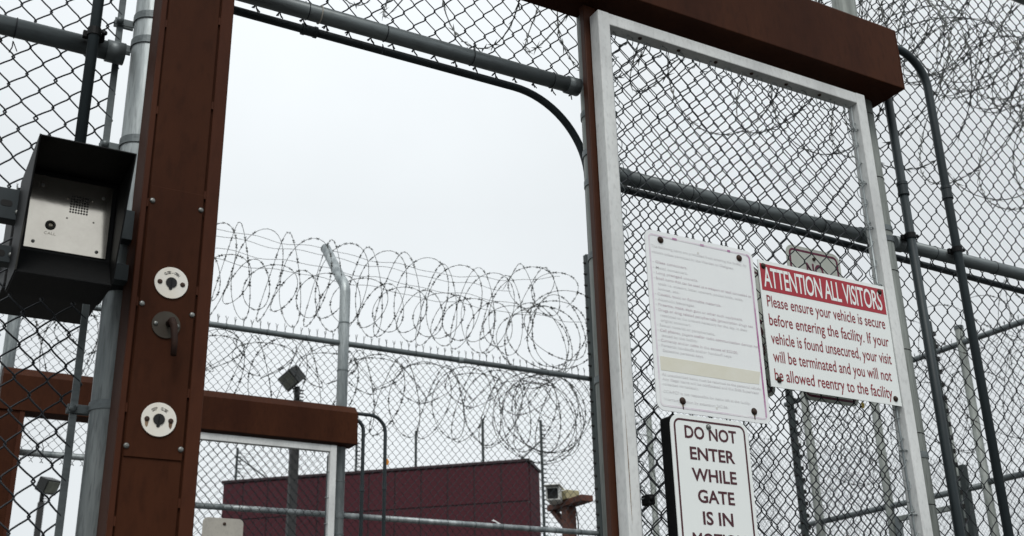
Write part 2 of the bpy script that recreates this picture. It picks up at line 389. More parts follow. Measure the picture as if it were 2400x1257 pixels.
def razor(mb, path, r=.0016, gap=.1, blade=.03, bw=.0045, sides=4, seed=0):
    rg = np.random.default_rng(seed)
    mb.sweep(path, r, sides, (.3, .9, .3), False)
    seg = np.linalg.norm(np.diff(path, axis=0), axis=1); s = np.concatenate([[0], np.cumsum(seg)])
    V, Fq = [], []
    for t in np.arange(gap*.5, s[-1], gap):
        t += rg.normal(0, gap*.06)
        P = np.array([np.interp(t, s, path[:, k]) for k in range(3)]); P2 = np.array([np.interp(t+.01, s, path[:, k]) for k in range(3)])
        T = P2-P; T /= max(np.linalg.norm(T), 1e-9)
        A = np.cross(T, rg.normal(0, 1, 3)); A /= np.linalg.norm(A); B = np.cross(T, A)
        for dirn, sd in ((1, A), (-1, A), (1, -A), (-1, -A)):
            tip = P+dirn*T*blade+sd*blade*.34+rg.normal(0, blade*.06, 3)
            b0 = P-dirn*T*blade*.12; b1 = P+dirn*T*blade*.40+sd*bw*1.5
            n = len(V); V += [b0-B*bw*.25, b0+B*bw*.25, b1, P+dirn*T*blade*.3-sd*.001, tip]
            Fq += [[n, n+2, n+4], [n+1, n+2, n+4], [n, n+3, n+4], [n+1, n+3, n+4]]
    if V: mb.add(np.array(V), [np.array(Fq)])
    return mb

# ================================================================== ground
g = MB(); n = 60; xs = np.concatenate([-np.geomspace(900, 20, 18), np.linspace(-15, 15, 25), np.geomspace(20, 900, 18)])
gx, gy = np.meshgrid(xs, xs); gzv = GZ + .0*gx
gzv = gzv - .02*(1+np.sin(gx*.31)*np.cos(gy*.27))*(np.hypot(gx, gy) > 12)
idx = np.arange(gx.size).reshape(gx.shape)
g.add(np.stack([gx, gy, gzv], -1).reshape(-1, 3), [np.stack([idx[:-1, :-1], idx[:-1, 1:], idx[1:, 1:], idx[1:, :-1]], -1).reshape(-1, 4)])
tag(g.build('ground', 'ground'), kind='structure')

# ================================================================== the near fence
YF = 2.90; YM = 2.942                       # posts and rails, mesh behind them
PR = .049; RR = .0265
ZT, ZM, ZTOP = 2.072, 1.765, 3.31           # transom rail over the opening, middle rail, top rail
PX = [.5275, 2.034, 3.362, 6.10]
nf = thing('chain_link_fence', 'near galvanised chain link fence round the open gateway, close to the viewer', 'fence', (2.0, YF, GZ))
for i, x in enumerate(PX):
    p = MB(); p.tube([(x, YF, GZ), (x, YF, 3.5)], PR, 28); p.build('post', 'galv' if i == 0 else 'galv_worn', nf)
for x0, x1, z in ((-1.6, PX[0]-PR, ZM), (PX[0]+PR, PX[1]-PR, ZT), (PX[1]+PR, PX[2]-PR, ZM), (PX[2]+PR, PX[3]-PR, ZM), (-1.6, 6.1, ZTOP)):
    p = MB(); p.tube([(x0+.02, YF, z), (x1-.02, YF, z)], RR, 20)
    o = p.build('rail', 'rail', nf)
    for e, s_ in ((x0, 1), (x1, -1)):
        if e in (-1.6, 6.1): continue
        c = MB(); c.tube([(e+s_*.018, YF, z), (e+s_*.066, YF, z)], RR+.0045, 20); c.build('rail_end_cup', 'rail', o)
def hooked(u, d, z): return (u, YM+d, z)
for u0, u1, z0, z1, bt in ((-1.5, .50, -.3, 3.30, 0), (.60, 2.035, 2.052, 3.30, .022), (2.09, 3.30, -.3, 3.30, 0), (3.425, 6.05, -.3, 3.30, 0)):
    f = MB(); fabric(f, u0, u1, z0, z1, hooked, r=.0024, barb_bot=bt, jit=.0018)
    f.build('chain_link_mesh', 'wire', nf)
for x in (.447,):        # flat tension bars threaded through the last diamonds
    b = MB(); b.box(x-.009, x+.009, YM-.004, YM+.002, (-.4 if x < 1 or x > 2.1 else 1.95), 3.3, .001, 1); b.build('tension_bar', 'rail', nf)
for x, zz, bx in ((PX[0], (1.887, 1.806, 1.495, .765), -.082), (PX[1], (1.974, 1.825, 1.712, 1.446, 1.024, 2.10), 0), (PX[2], (1.799, 1.754, 2.42, .9), .0)):
    for z in zz:
        b = MB(); b.band((x, YF, z), PR+.0006, .0028, .022, 'z', 32)
        if bx:
            b.box(x+bx-.015, x-PR+.006, YM-.012, YM-.0085, z-.011, z+.011, .001, 1)
            b.box(x+bx-.015, x-PR+.006, YM+.0045, YM+.008, z-.011, z+.011, .001, 1)
            b.tube([(x+bx-.002, YM-.022, z), (x+bx-.002, YM+.016, z)], .005, 8)
            b.dome((x+bx-.002, YM-.016, z), .010, .009)
        b.build('brace_band', 'rail', nf)
for x in (.18, .02): tie(nf, (x, YF, ZM), RR, 'x')
for x in (.66, .98, 1.24, 1.55, 1.86): tie(nf, (x, YF, ZT), RR, 'x')
for x in (2.19, 2.42, 2.72, 3.05, 3.66, 4.02, 4.35): tie(nf, (x, YF, ZM), RR, 'x')
for z in (2.31, 2.02, 1.62, 1.30, .98, .72): tie(nf, (PX[2], YF, z), PR, 'z', 'hole')
mb = MB(); mb.torus((1.02, YF, ZT), RR+.002, .0022, 'x', 18, 5); mb.build('tie_wire', 'signback', nf, ).__setitem__('label', 'pale wire tie on the rail over the opening')

# ------------------------------------------------------------------ thin conduits behind the rails
def conduit(label, pts, r, group=None, couplings=(), m='conduit', clamps=()):
    t = thing('conduit', label, 'conduit pipe', tuple(pts[0]), group)
    p = MB(); p.tube(pts, r, 14); p.build('pipe', m, t)
    for c, ax in couplings:
        k = MB()
        if ax == 'z': k.band((c[0], c[1], c[2]), r*.98, .0035, .05, 'z', 18); k.band((c[0], c[1], c[2]+.022), r*.98, .0055, .012, 'z', 18); k.band((c[0], c[1], c[2]-.022), r*.98, .0055, .012, 'z', 18)
        else: k.band(c, r*.98, .0035, .05, 'x', 18); k.band((c[0]-.02, c[1], c[2]), r*.98, .0055, .010, 'x', 18); k.band((c[0]+.02, c[1], c[2]), r*.98, .0055, .010, 'x', 18)
        k.build('coupling', m, t)
    for c in clamps:
        k = MB(); k.band(c, r*.99, .004, .022, 'z', 16); k.box(c[0]-.026, c[0]+.03, c[1]+r-.002, c[1]+r+.012, c[2]-.011, c[2]+.011, .002, 1)
        k.tube([(c[0]+.024, c[1]-.012, c[2]), (c[0]+.024, c[1]+r+.03, c[2])], .004, 8); k.dome((c[0]+.024, c[1]-.01, c[2]), .008, .007)
        k.build('clamp', 'black', t)
    return t
def bend(a, c, b, rad, n=12):
    """polyline a -> rounded corner c -> b"""
    a, b, c = map(lambda q: np.array(q, float), (a, b, c)); u = (a-c)/np.linalg.norm(a-c); v = (b-c)/np.linalg.norm(b-c)
    s_, e = c+u*rad, c+v*rad; t = np.linspace(0, 1, n)[:, None]
    o = c+u*rad+v*rad                        # right-angle bend: a true quarter circle
    th = t*pi/2; arc = o-v*rad*np.cos(th)-u*rad*np.sin(th)
    return np.concatenate([[a], arc, [b]])
YC = 2.992
conduit('thin dark conduit under the rail over the opening, curving down beside the post', bend((.60, YC, 2.068), (2.052, YC, 2.068), (2.052, YC, GZ), .29, 18), .0135, couplings=[((1.02, YC, 2.068), 'x')])
conduit('thin dark conduit just below the middle rail, behind the white gate', np.array([(2.10, YC, 1.772), (3.0, YC, 1.77), (6.0, YC, 1.70)]), .0135)
YD = 2.835
conduit('dark vertical conduit running up from the intercom hood', np.array([(.368, YD, 1.24), (.368, YD, 3.3)]), .0145, clamps=[(.368, YD, ZM+.005)])
conduit('dark conduit leaving the brown beam end in a bend, then down the fence', bend((3.40, YD, 2.667), (3.725, YD, 2.667), (3.725, YD, GZ), .155, 16), .0175, 'conduits right of the white gate', couplings=[((3.725, YD, 2.02), 'z')], clamps=[(3.725, YD, ZM)])
conduit('dark straight conduit coming down from under the brown beam end', np.array([(3.462, YD, 2.42), (3.462, YD, GZ)]), .0175, 'conduits right of the white gate', couplings=[((3.462, YD, 1.98), 'z')], clamps=[(3.462, YD, ZM+.01)])

# ================================================================== brown lock column left of the opening
YB = 2.70; cx0, cx1 = .510, .702
col = thing('lock_column', 'tall brown steel column with key switches, left of the open gateway', 'column', (.606, YB+.05, GZ))
b = MB(); b.box(cx0, cx1, YB+.008, YB+.115, GZ, 3.5, .002, 1); b.build('body', 'brown', col)
b = MB(); b.box(cx0, cx0+.0135, YB-.001, YB+.0075, GZ, 3.5, .0015, 1); b.build('flange', 'brown_flange', col)
b = MB(); b.box(cx1-.0335, cx1, YB-.001, YB+.0075, GZ, 3.5, .0015, 1); b.build('flange', 'brown_flange', col)
gl, gr = cx0+.0175, cx1-.0385
b = MB(); b.box(gl, gr, YB+.001, YB+.0075, GZ, 3.5, .0015, 1); b.build('cover_plate', 'brown', col)
b = MB()
for k in range(16):
    z = GZ+.1+k*.262
    b = MB(); b.box(cx0+.013, gl+.0005, YB+.0012, YB+.0075, z, z+.022); b.build('weld', 'brown_flange', col)
    b = MB(); b.box(gr-.0005, cx1-.033, YB+.0012, YB+.0075, z+.05, z+.072); b.build('weld', 'brown_flange', col)
ap = MB(); ap.box(gl+.002, gr-.001, YB-.0025, YB+.001, .606, 1.292, .0012, 1); ap = ap.build('access_panel', 'brown', col)
for X, Z in ((.2222, .3853), (.2224, .2585)):
    x, z = X*YB, Z*YB; R_ = .0405
    k = MB(); k.disc((x, z), R_, YB-.0065, YB-.0025, 40); kp = k.build('key_switch', 'keyplate', col)
    k = MB(); k.disc((x, z), .0135, YB-.0085, YB-.0065, 24); k.disc((x-.001, z-.015), .0042, YB-.0078, YB-.0065, 12); k.build('keyhole', 'hole', kp)
    k = MB(); k.plate([(x-.0012, z-.009), (x+.0012, z-.009), (x+.0012, z+.008), (x-.0012, z+.008)], YB-.0092, YB-.0086); k.build('key_slot', 'black', kp)
    for dx in (-.0275, .0275):
        k = MB(); k.dome((x+dx, YB-.0065, z-.001), .0062, .003); k.build('screw', 'rustbolt', kp)
        k = MB(); k.plate([(x+dx-.005, z-.003), (x+dx+.005, z-.003), (x+dx+.003, z-.017), (x+dx, z-.021), (x+dx-.0035, z-.015)], YB-.0069, YB-.0066); k.build('rust_streak', 'ruststain' if Z < .3 else 'rustbolt', kp) if Z < .3 else None
    # curved lettering round the upper rim
    words = 'CLOSE - OPEN' if Z > .3 else 'STOP   CLOSE'
    tb = []
    for q, ch in enumerate(words):
        if ch == ' ': continue
        a = radians(38 - 76*q/(len(words)-1)); t = text_mb(ch, 0, -.0035, 0, cap=.0068, width=.0048 if ch != '-' else .004, bold=.012, align='C')
        t.xform(((cos(a), 0, -sin(a)), (0, 1, 0), (sin(a), 0, cos(a))), (x-.0265*sin(a), YB-.0068, z+.0265*cos(a))); tb.append(t)
    if Z > .3: merge(*tb).build('lettering', 'hole', kp)
    else: merge(*tb).build('lettering', 'oldbrass', kp).__setitem__('label', 'half worn away lettering')
x, z = .600, .345*YB
k = MB(); k.disc((x-.003, z), .034, YB-.006, YB-.0025, 36); cr = k.build('crank_plate', 'oldbrass', col)
k = MB(); k.tube([(x+.004, YB-.004, z+.004), (x+.004, YB-.034, z+.003), (x+.008, YB-.040, z-.012), (x+.012, YB-.042, z-.05), (x+.012, YB-.043, z-.086)], [.009, .009, .009, .0075, .007], 14); k.build('crank_handle', 'rustrod', cr)
for dx in (-.028, .023):
    k = MB(); k.dome((x+dx, YB-.006, z), .0055, .004); k.build('screw', 'bolt', cr)
for X, Z in ((.1985, .463), (.2435, .4625), (.1985, .362), (.2435, .358), (.1975, .2335), (.2435, .2343)):
    k = MB(); k.dome((X*YB, YB-.0025, Z*YB), .0068, .0045); k.disc((X*YB, Z*YB), .0022, YB-.0072, YB-.006, 8); k.build('screw', 'bolt', col)

# ================================================================== brown beam over the white gate
def brown_beam(x0, x1, y0, y1, z0, z1, label):
    t = thing('gate_operator_beam', label, 'beam', ((x0+x1)/2, (y0+y1)/2, z0))
    c = .07; pr = [(y0, z0), (y0, z1), (y0+c, z1+c), (y1, z1+c), (y1, z0)]
    m = MB(); v = [(x0, y, z) for y, z in pr]+[(x1-.004, y, z) for y, z in pr]
    bm = bmesh.new(); vs = [bm.verts.new(q) for q in v]
    for i in range(5): bm.faces.new([vs[i], vs[(i+1) % 5], vs[(i+1) % 5+5], vs[i+5]])
    bm.faces.new([vs[k] for k in range(4, -1, -1)]); bm.faces.new([vs[k] for k in range(5, 10)])
    bmesh.ops.recalc_face_normals(bm, faces=bm.faces[:]); m.bm(bm, .003, 2); m.build('body', 'brown', t)
    e = MB(); v2 = [(x1-.0035, y, z) for y, z in pr]+[(x1+.002, y, z) for y, z in pr]
    bm = bmesh.new(); vs = [bm.verts.new(q) for q in v2]
    for i in range(5): bm.faces.new([vs[i], vs[(i+1) % 5], vs[(i+1) % 5+5], vs[i+5]])
    bm.faces.new([vs[k] for k in range(4, -1, -1)]); bm.faces.new([vs[k] for k in range(5, 10)])
    bmesh.ops.recalc_face_normals(bm, faces=bm.faces[:]); e.bm(bm); e.build('end_plate', 'brown_flange', t)
    for k in range(3):
        s_ = MB(); s_.dome((0, 0, 0), .007, .005); s_.xform(((1, 0, 0), (0, 0, 1), (0, 1, 0)), (x1-.1-k*.9, (y0+y1)/2+.03, z0)); s_.build('screw', 'rustbolt', t)
    return t
brown_beam(.52, 3.432, 2.72, 2.915, 2.372, 2.648, 'near brown boxed beam above the white gate, its end at upper right')
jb = MB(); jb.box(1.951, 2.0, 2.818, 2.845, GZ, 2.36, .003, 2)
tag(jb.build('guide_post', 'brown_chip'), 'narrow brown chipped jamb strip between galvanised post and white gate', 'jamb')

# ================================================================== white sliding gate
YG = 2.76; w = .048; gx0, gx1, gz0, gz1 = 1.971, 3.238, GZ+.08, 2.312
gate = thing('sliding_gate', 'near white framed chain link gate, slid open, carrying the signs', 'gate', ((gx0+gx1)/2, YG+.025, GZ+.06))
for a in ((gx0, gx0+w, gz0, gz1), (gx1-w, gx1, gz0, gz1)):
    b = MB(); b.box(a[0], a[1], YG, YG+.054, a[2], a[3], .004, 3); b.build('stile', 'white', gate)
for z in (gz1-w, gz0): 
    b = MB(); b.box(gx0+w-.001, gx1-w+.001, YG+.0015, YG+.0525, z, z+w-.001, .003, 2); b.build('top_rail' if z > 0 else 'bottom_rail', 'white', gate)
YGM = YG+.034
f = MB(); fabric(f, gx0+w+.012, gx1-w+.022, gz0+.06, gz1-w-.02, planeY(YGM), r=.0023, jit=.0016); f.build('chain_link_mesh', 'wire', gate)
for x, s_ in ((gx0+w+.010, 1), (gx1-w-.016, -1)):
    b = MB(); b.tube([(x, YGM-.012, gz0+.05), (x, YGM-.012, gz1-w-.01)], .0045, 10); rod = b.build('lacing_rod', 'galv', gate)
    for k in range(11):
        z = gz1-.17-k*.213+random.uniform(-.02, .02)
        r_ = MB(); r_.torus((x-s_*.004, YGM-.010, z), .0135, .0022, 'z', 16, 5)
        r_.sweep(np.array([(x+.008*s_, YGM-.02, z), (x+.02*s_, YGM-.022, z+.012), (x+.034*s_, YGM-.012, z+.022)]), .0018, 4, (0, 1, 0), False); r_.build('tie_ring', 'galv', rod)
    q = np.linspace(0, 27*2*pi, 27*14); zz = gz1-.09-q/(2*pi)*PB
    r_ = MB(); r_.sweep(np.stack([x+.005*s_+.020*s_*np.cos(q), YGM-.008+.012*np.sin(q), zz+.006*np.sin(2.3*q)], 1), .0017, 4, (0, 1, 0), False)
    r_.build('lacing_wire', 'galv', gate)
q = np.linspace(0, 15*2*pi, 15*16); xx = gx0+w+.03+q/(2*pi)*(gx1-gx0-2*w-.06)/15
r_ = MB(); r_.sweep(np.stack([xx+.010*np.sin(q*2+.4), YGM-.004+.009*np.sin(q), gz1-w-.026+.024*np.cos(q)+.005*np.sin(q*.37)], 1), .0019, 4, (0, 0, 1), False)
r_.build('top_lacing_wire', 'galv', gate)
for k in range(6):
    x = gx0+.19+k*.17
    bl = MB(); bl.dome((0, 0, 0), .007, .006); bl.xform(((1, 0, 0), (0, 0, 1), (0, 1, 0)), (x, YG+.022, gz1-w)); bl.build('screw', 'rustbolt', gate)
for x, z0_, z1_, ww in ((gx0+.006, .92, 1.20, .0012), (gx0+.0115, .55, .90, .0012)):
    rs = MB(); rs.plate([(x-ww, z1_), (x+ww*.3, z1_-.1), (x+ww*1.2, (z0_+z1_)/2), (x+ww*.6, z0_), (x-ww*.6, z0_+.05), (x-ww*.9, (z0_+z1_)/2)][::-1], YG-.0006, YG-.0001); rs.build('rust_streak', 'ruststain', gate)
lk = MB(); lk.box(2.052, 2.075, YGM-.03, YGM+.01, .615, .645, .003, 2); lk.dome((2.06, YGM-.03, .632), .008, .007); lk.build('latch_bolt', 'black', gate)

# ================================================================== signs
def bolts(t, pts, y, m='rustbolt', r=.0095, streak=False):
    for x, z in pts:
        k = MB(); k.disc((x, z), r*1.25, y-.0016, y-.0002, 18); k.dome((x, y-.0016, z), r, .006); k.build('bolt', m, t)
        if streak:
            k = MB(); k.plate([(x-.0035, z-.009), (x+.0035, z-.009), (x+.0022, z-.028), (x-.0015, z-.025)][::-1], y-.0007, y-.0002); k.build('rust_streak', 'ruststain', t)
def border(x0, x1, z0, z1, rad, inset, wd, y):
    a, i = inset, inset+wd
    k = MB(); k.ring_plate(rrect(x0+a, x1-a, z0+a, z1-a, max(rad-a, .004)), rrect(x0+i, x1-i, z0+i, z1-i, max(rad-i, .003)), y-.0007, y-.0001); return k

# --- ATTENTION sign
ys = YG+.006; ax0, ax1, az0, az1 = .9358*YG, 1.1545*YG, .3762*YG, .5405*YG
t = thing('notice_sign', 'white sign with red ATTENTION ALL VISITORS band and red text on white gate', 'sign', ((ax0+ax1)/2, ys, az0))
k = MB(); k.plate([(ax0, az0), (ax1, az0), (ax1, az1), (ax0, az1)], ys, ys+.003); k.build('sheet', 'sign', t)
AW, AH = ax1-ax0, az1-az0
hb = az1-.246*AH
k = MB(); k.plate([(ax0+.007, hb), (ax1-.007, hb), (ax1-.007, az1-.013), (ax0+.007, az1-.013)], ys-.0006, ys-.0001); k.build('red_band', 'red', t)
text_mb('ATTENTION ALL VISITORS', ax0+.018, hb+.0145, ys-.0011, cap=.0715, width=AW-.042, bold=.010, spacing=.93).build('heading', 'sign', t)
mbs = []
for s_, fr, a, c in (('Please ensure your vehicle is secure', .372, .036, .960), ('before entering the facility. If your', .520, .036, .968), ('vehicle is found unsecured, your visit', .664, .036, .968), ('will be terminated and you will not', .806, .036, .948), ('be allowed reentry to the facility.', .948, .032, .945)):
    mbs.append(text_mb(s_, ax0+a*AW, az1-fr*AH, ys-.0008, cap=.0405, width=(c-a)*AW, bold=.006))
merge(*mbs).build('lettering', 'redtext', t)
bolts(t, [(ax0+.022, az1-.022), (ax1-.028, az1-.026), (ax0+.036, az0+.026), (ax1-.028, az0+.024)], ys-.0006, 'rustbolt', .0085)
bolts(t, [], ys)

# --- faded rules sign
bx0_, bx1_, bz0_, bz1_ = .7630*YG, .9275*YG, .3285*YG, .5480*YG
yb = YG+.004
t = thing('notice_sign', 'large sun bleached white rules sign with purple border and beige stripe on gate', 'sign', ((bx0_+bx1_)/2, yb, bz0_))
k = MB(); k.plate(rrect(bx0_, bx1_, bz0_, bz1_, .028), yb, yb+.003); k.build('sheet', 'sign_faded', t)
border(bx0_, bx1_, bz0_, bz1_, .028, .013, .006, yb).build('border', 'lilac', t)
BW, BH = bx1_-bx0_, bz1_-bz0_
k = MB()                                     # the right edge keeps most of its colour
o_ = rrect(bx0_+.013, bx1_-.013, bz0_+.013, bz1_-.013, .015); i_ = rrect(bx0_+.0195, bx1_-.0195, bz0_+.0195, bz1_-.0195, .0095)
k.add([(x, yb-.0011, z) for x, z in o_[4:14]]+[(x, yb-.0011, z) for x, z in i_[4:14]], [np.array([[q, q+1, q+11, q+10] for q in range(9)])])
k.build('border_strip', 'purple', t)
k = MB()
for fx, ww in ((.245, .018), (.50, .015), (.755, .012)):
    x = bx0_+fx*BW; k = MB(); k.plate([(x, bz1_-.0195), (x+ww, bz1_-.0195), (x+ww, bz1_-.0125), (x, bz1_-.0125)], yb-.0013, yb-.0008); k.build('border_fleck', 'purple', t)
L1 = [('The following items are prohibited from entering the facility, by', .10, .05, .93), ('visitors unless permitted by the Warden or Designee.', .133, .05, .80),
 ('- Glass containers.', .190, .05, .36), ('- Metal containers.', .222, .05, .36), ('- Long pronged utensils.', .252, .05, .45),
 ('- Small items that can be used as a weapon or tool concealed or', .283, .05, .945), ('  tools i.e. scissors, letter openers, pocket knife, tools,', .313, .085, .86), ('  knives, etc.', .343, .085, .27),
 ('- Caustic, toxic or flammable materials.', .373, .05, .645), ('- Alcoholic beverages.', .403, .05, .40), ('- Firearms, mace, stun guns or other such equipment.', .432, .05, .835),
 ('- Drugs or drug related paraphernalia (prescription drugs not', .462, .05, .93), ('  restricted to the amount necessary for the day, in their', .490, .085, .87), ('  original container).', .518, .085, .35),
 ('- Sexual material or paraphernalia.', .546, .05, .56), ('- Cell phones, pagers and/or radio communication devices not', .575, .05, .965), ('  issued by the facility.', .602, .085, .40),
 ('- Currency and/or coins in the excess of $20.00.', .630, .05, .76), ('- Personal handcuffs and/or handcuff keys.', .657, .05, .70), ('  Excessive personal keys.', .684, .085, .44)]
def para(rows, hi):
    return merge(*[text_mb(s_.strip(), bx0_+a*BW, bz1_-fr*BH, yb-.0008, cap=.0088, width=(c-a)*BW, bold=.012) for j, (s_, fr, a, c) in enumerate(rows) if (j in hi)])
HI = {2, 4, 5, 8, 10, 11, 15, 17}
para(L1, set(range(len(L1)))-HI).build('lettering', 'faint', t)
para(L1, HI).build('lettering', 'faint2', t)
L2 = [('All unauthorized items must be returned to the personal vehicle.', .815, .06, .945), ('Any illegal items will be confiscated and the Shift Supervisor', .840, .06, .92), ('contacted immediately.', .865, .06, .37), ('CCA-FCF is not responsible for items left at the facility.', .905, .06, .83), ('Warranty Station by extension 242.86.', .945, .06, .62)]
para(L2, set(range(5))).build('lettering', 'faint', t)
k = MB(); k.plate([(bx0_+.055*BW, bz1_-.787*BH), (bx0_+.80*BW, bz1_-.787*BH), (bx0_+.93*BW, bz1_-.783*BH), (bx0_+.95*BW, bz1_-.712*BH), (bx0_+.055*BW, bz1_-.712*BH)], yb-.0006, yb-.0001); k.build('beige_stripe', 'beige', t)
bolts(t, [(bx0_+.062, bz1_-.030), (bx1_-.062, bz1_-.034)], yb, 'rustbolt', .0095)
bolts(t, [(bx0_+.100, bz0_+.038), (bx1_-.066, bz0_+.036)], yb, 'rustbolt', .0095, True)
for q in ((bx0_+.215, bz1_-.048), (bx0_+.235, bz0_+.030)): k = MB(); k.disc(q, .0042, yb-.0006, yb-.0001, 12); k.build('bolt_hole', 'camwhite', t)

# --- DO NOT ENTER sign on its dark backing
yd = 2.70; dx0, dx1, dz1 = .7782*yd, .8895*yd, .3262*yd; dz0 = dz1-.4572
t = thing('warning_sign', 'white DO NOT ENTER WHILE GATE IS IN MOTION sign with maroon border and lettering', 'sign', ((dx0+dx1)/2, yd, dz0))
k = MB(); k.plate(rrect(dx0, dx1, dz0, dz1, .036, 8), yd, yd+.0025); k.build('sheet', 'sign', t)
k = MB(); k.box(dx0+.004, dx1-.004, yd+.003, yd+.058, dz0+.004, dz1-.006, .006, 2); k.build('backing', 'black', t)
border(dx0, dx1, dz0, dz1, .036, .0125, .0062, yd).build('border', 'maroon', t)
mbs = []
for s_, zb, a, c in (('DO NOT', .8105, 2.152, 2.352), ('ENTER', .7465, 2.168, 2.340), ('WHILE', .6825, 2.170, 2.340), ('GATE', .6190, 2.186, 2.325), ('IS IN', .5550, 2.199, 2.313), ('MOTION', .4910, 2.150, 2.352)):
    m_ = (dx0+dx1)/2+.0015; ww = c-a
    mbs.append(text_mb(s_, m_, zb, yd-.0008, cap=.0365, width=ww, bold=.022, align='C'))
merge(*mbs).build('lettering', 'maroon', t)
bolts(t, [(dx0+.145, dz1-.030), (dx0+.145, dz0+.030)], yd, 'bolt', .0075)

# --- two signs hanging on the fence behind the gate
yn = 2.915
for nm, X0, X1, Z0, Z1, rows, lab in (('NO', .9835, 1.0765, .3655, .5705, (('NO', .470, .040),), 'shaded white sign headed NO with plum border, behind the ATTENTION sign'),
                                       ('S', .835, .9395, .362, .526, (('S', .438, .062), ('D', .412, .05), ('ER', .374, .03)), 'shaded sign with dark border, mostly hidden behind the bleached rules sign')):
    x0, x1, z0, z1 = X0*yn, X1*yn, Z0*yn, Z1*yn
    t = thing('warning_sign', lab, 'sign', ((x0+x1)/2, yn, z0))
    k = MB(); k.plate(rrect(x0, x1, z0, z1, .036, 8), yn, yn+.0025); k.build('sheet', 'sign_shaded', t)
    border(x0, x1, z0, z1, .036, .013, .0085, yn).build('border', 'maroon2' if nm == 'NO' else 'maroon', t)
    if nm == 'NO':
        text_mb('NO', (x0+x1)/2, z1-.113, yn-.0009, cap=.05, width=.085, bold=.03, align='C').build('lettering', 'maroon2', t)
    else:
        merge(*[text_mb(s_, x1-.026, q*yn, yn-.0009, cap=c*.95, width=c*(.62 if len(s_) == 1 else 1.15), bold=.03, align='R') for s_, q, c in rows]).build('lettering', 'maroon', t)
    bolts(t, [((x0+x1)/2, z1-.042)], yn, 'rustbolt', .006)

# ================================================================== intercom
ic = thing('intercom', 'black hooded intercom box with steel CALL panel, left of brown column', 'intercom', (.345, 2.70, .98))
xa, xb = .2375, .4500; zt, zb_ = 1.262, .982; yt, yb2, yk, yp = 2.492, 2.612, 2.765, 2.672
def wedge(x0, x1):
    v = [(yt, zt), (yk, zt), (yk, zb_), (yb2, zb_)]
    return [(x, y, z) for x in (x0, x1) for y, z in v]
for x0, x1 in ((xa, xa+.0035), (xb-.0035, xb)):
    k = MB(); k.hull(wedge(x0, x1), .0006); k.build('hood_side', 'black', ic)
k = MB(); k.box(xa, xb, yt, yk, zt, zt+.0035, .0008, 1); k.build('hood_roof', 'black', ic)
k = MB(); k.box(xa+.003, xb-.003, yb2+.001, yk, zb_-.003, zb_, .0006, 1); k.build('hood_floor', 'black', ic)
k = MB(); k.box(xa+.0035, xb-.0035, yp+.002, yk, zb_, zt-.0005); k.build('housing', 'black', ic)
k = MB(); k.hull([(xa+.004, yb2+.002, zb_+.0005), (xb-.004, yb2+.002, zb_+.0005), (xa+.004, yp+.001, zb_+.0005), (xb-.004, yp+.001, zb_+.0005), (xa+.004, yb2+.012, zb_+.012), (xb-.004, yb2+.012, zb_+.012), (xa+.004, yp+.001, 1.058), (xb-.004, yp+.001, 1.058)], .001); k.build('lower_lip', 'black', ic)
k = MB(); k.add([(xa-.0004, yt-.0004, zt+.0036), (xa-.0004, yb2-.0004, zb_), (xa+.0032, yb2-.0006, zb_), (xa+.0032, yt-.0006, zt+.0036)], [np.array([0, 1, 2, 3])]); k.build('worn_edge', 'edge', ic)
px0, px1, pz0, pz1 = .2535, .4365, 1.064, 1.250
k = MB(); k.box(px0, px1, yp-.0015, yp+.001, pz0, pz1, .0006, 1); fp = k.build('face_panel', 'stainless', ic)
def ip(u, v): return px0+u*(px1-px0), pz0+v*(pz1-pz0)
k = MB()
for i in range(7):
    for j in range(7):
        x, z = ip(.50+.034*i, .565+.036*j); k.disc((x, z), .0025, yp-.0021, yp-.0016, 8)
k.build('speaker_grille', 'hole', fp)
x, z = ip(.285, .335)
k = MB(); k.torus((x, yp-.003, z), .0088, .0032, 'y', 24, 8); bt = k.build('call_button', 'edge', fp)
k = MB(); k.dome((x, yp-.0015, z), .007, .0035); k.build('button_cap', 'button', bt)
text_mb('CALL', x+.001, z-.024, yp-.0019, cap=.0065, width=.026, bold=.0, align='C').build('lettering', 'button', fp)
for u, v in ((.105, .085), (.88, .075), (.13, .86), (.89, .83)):
    x, z = ip(u, v); k = MB(); k.dome((x, yp-.0015, z), .0042, .003); k.build('screw', 'bolt', fp)
for u, v in ((.47, .47), (.80, .47), (.45, .74), (.76, .76)):
    x, z = ip(u, v); k = MB(); k.dome((x, yp-.0015, z), .0022, .0014); k.build('stud', 'stainless', fp)
for z0_, z1_, in ((1.165, 1.245), (1.055, 1.098)):
    k = MB(); k.box(.185, .575, 2.768, 2.774, z0_, z1_, .001, 1); k.box(.185, .575, 2.774, 2.806, z1_-.004, z1_, .0006, 1); k.box(.185, .575, 2.774, 2.806, z0_, z0_+.004, .0006, 1)
    st = k.build('mounting_strut', 'conduit', ic)
    h = MB(); h.plate(rrect(.199, .226, (z0_+z1_)/2-.008, (z0_+z1_)/2+.008, .0075), 2.7672, 2.7679); h.build('slot', 'hole', st)
    c = MB(); c.band((PX[0], YF, (z0_+z1_)/2), PR+.001, .004, .030, 'z', 24); c.box(PX[0]-.046, PX[0]+.05, 2.807, 2.85, (z0_+z1_)/2-.018, (z0_+z1_)/2+.018, .003, 1); c.build('post_clamp', 'black', ic)
    for dx in (-.03, .012):
        c = MB(); c.dome((PX[0]+dx, 2.807, (z0_+z1_)/2-.002), .008, .009); c.build('clamp_bolt', 'bolt', ic)
    for xq in (.24, .46):
        c = MB(); c.dome((xq, 2.768, z0_+.02), .007, .006); c.build('clamp_bolt', 'bolt', ic)
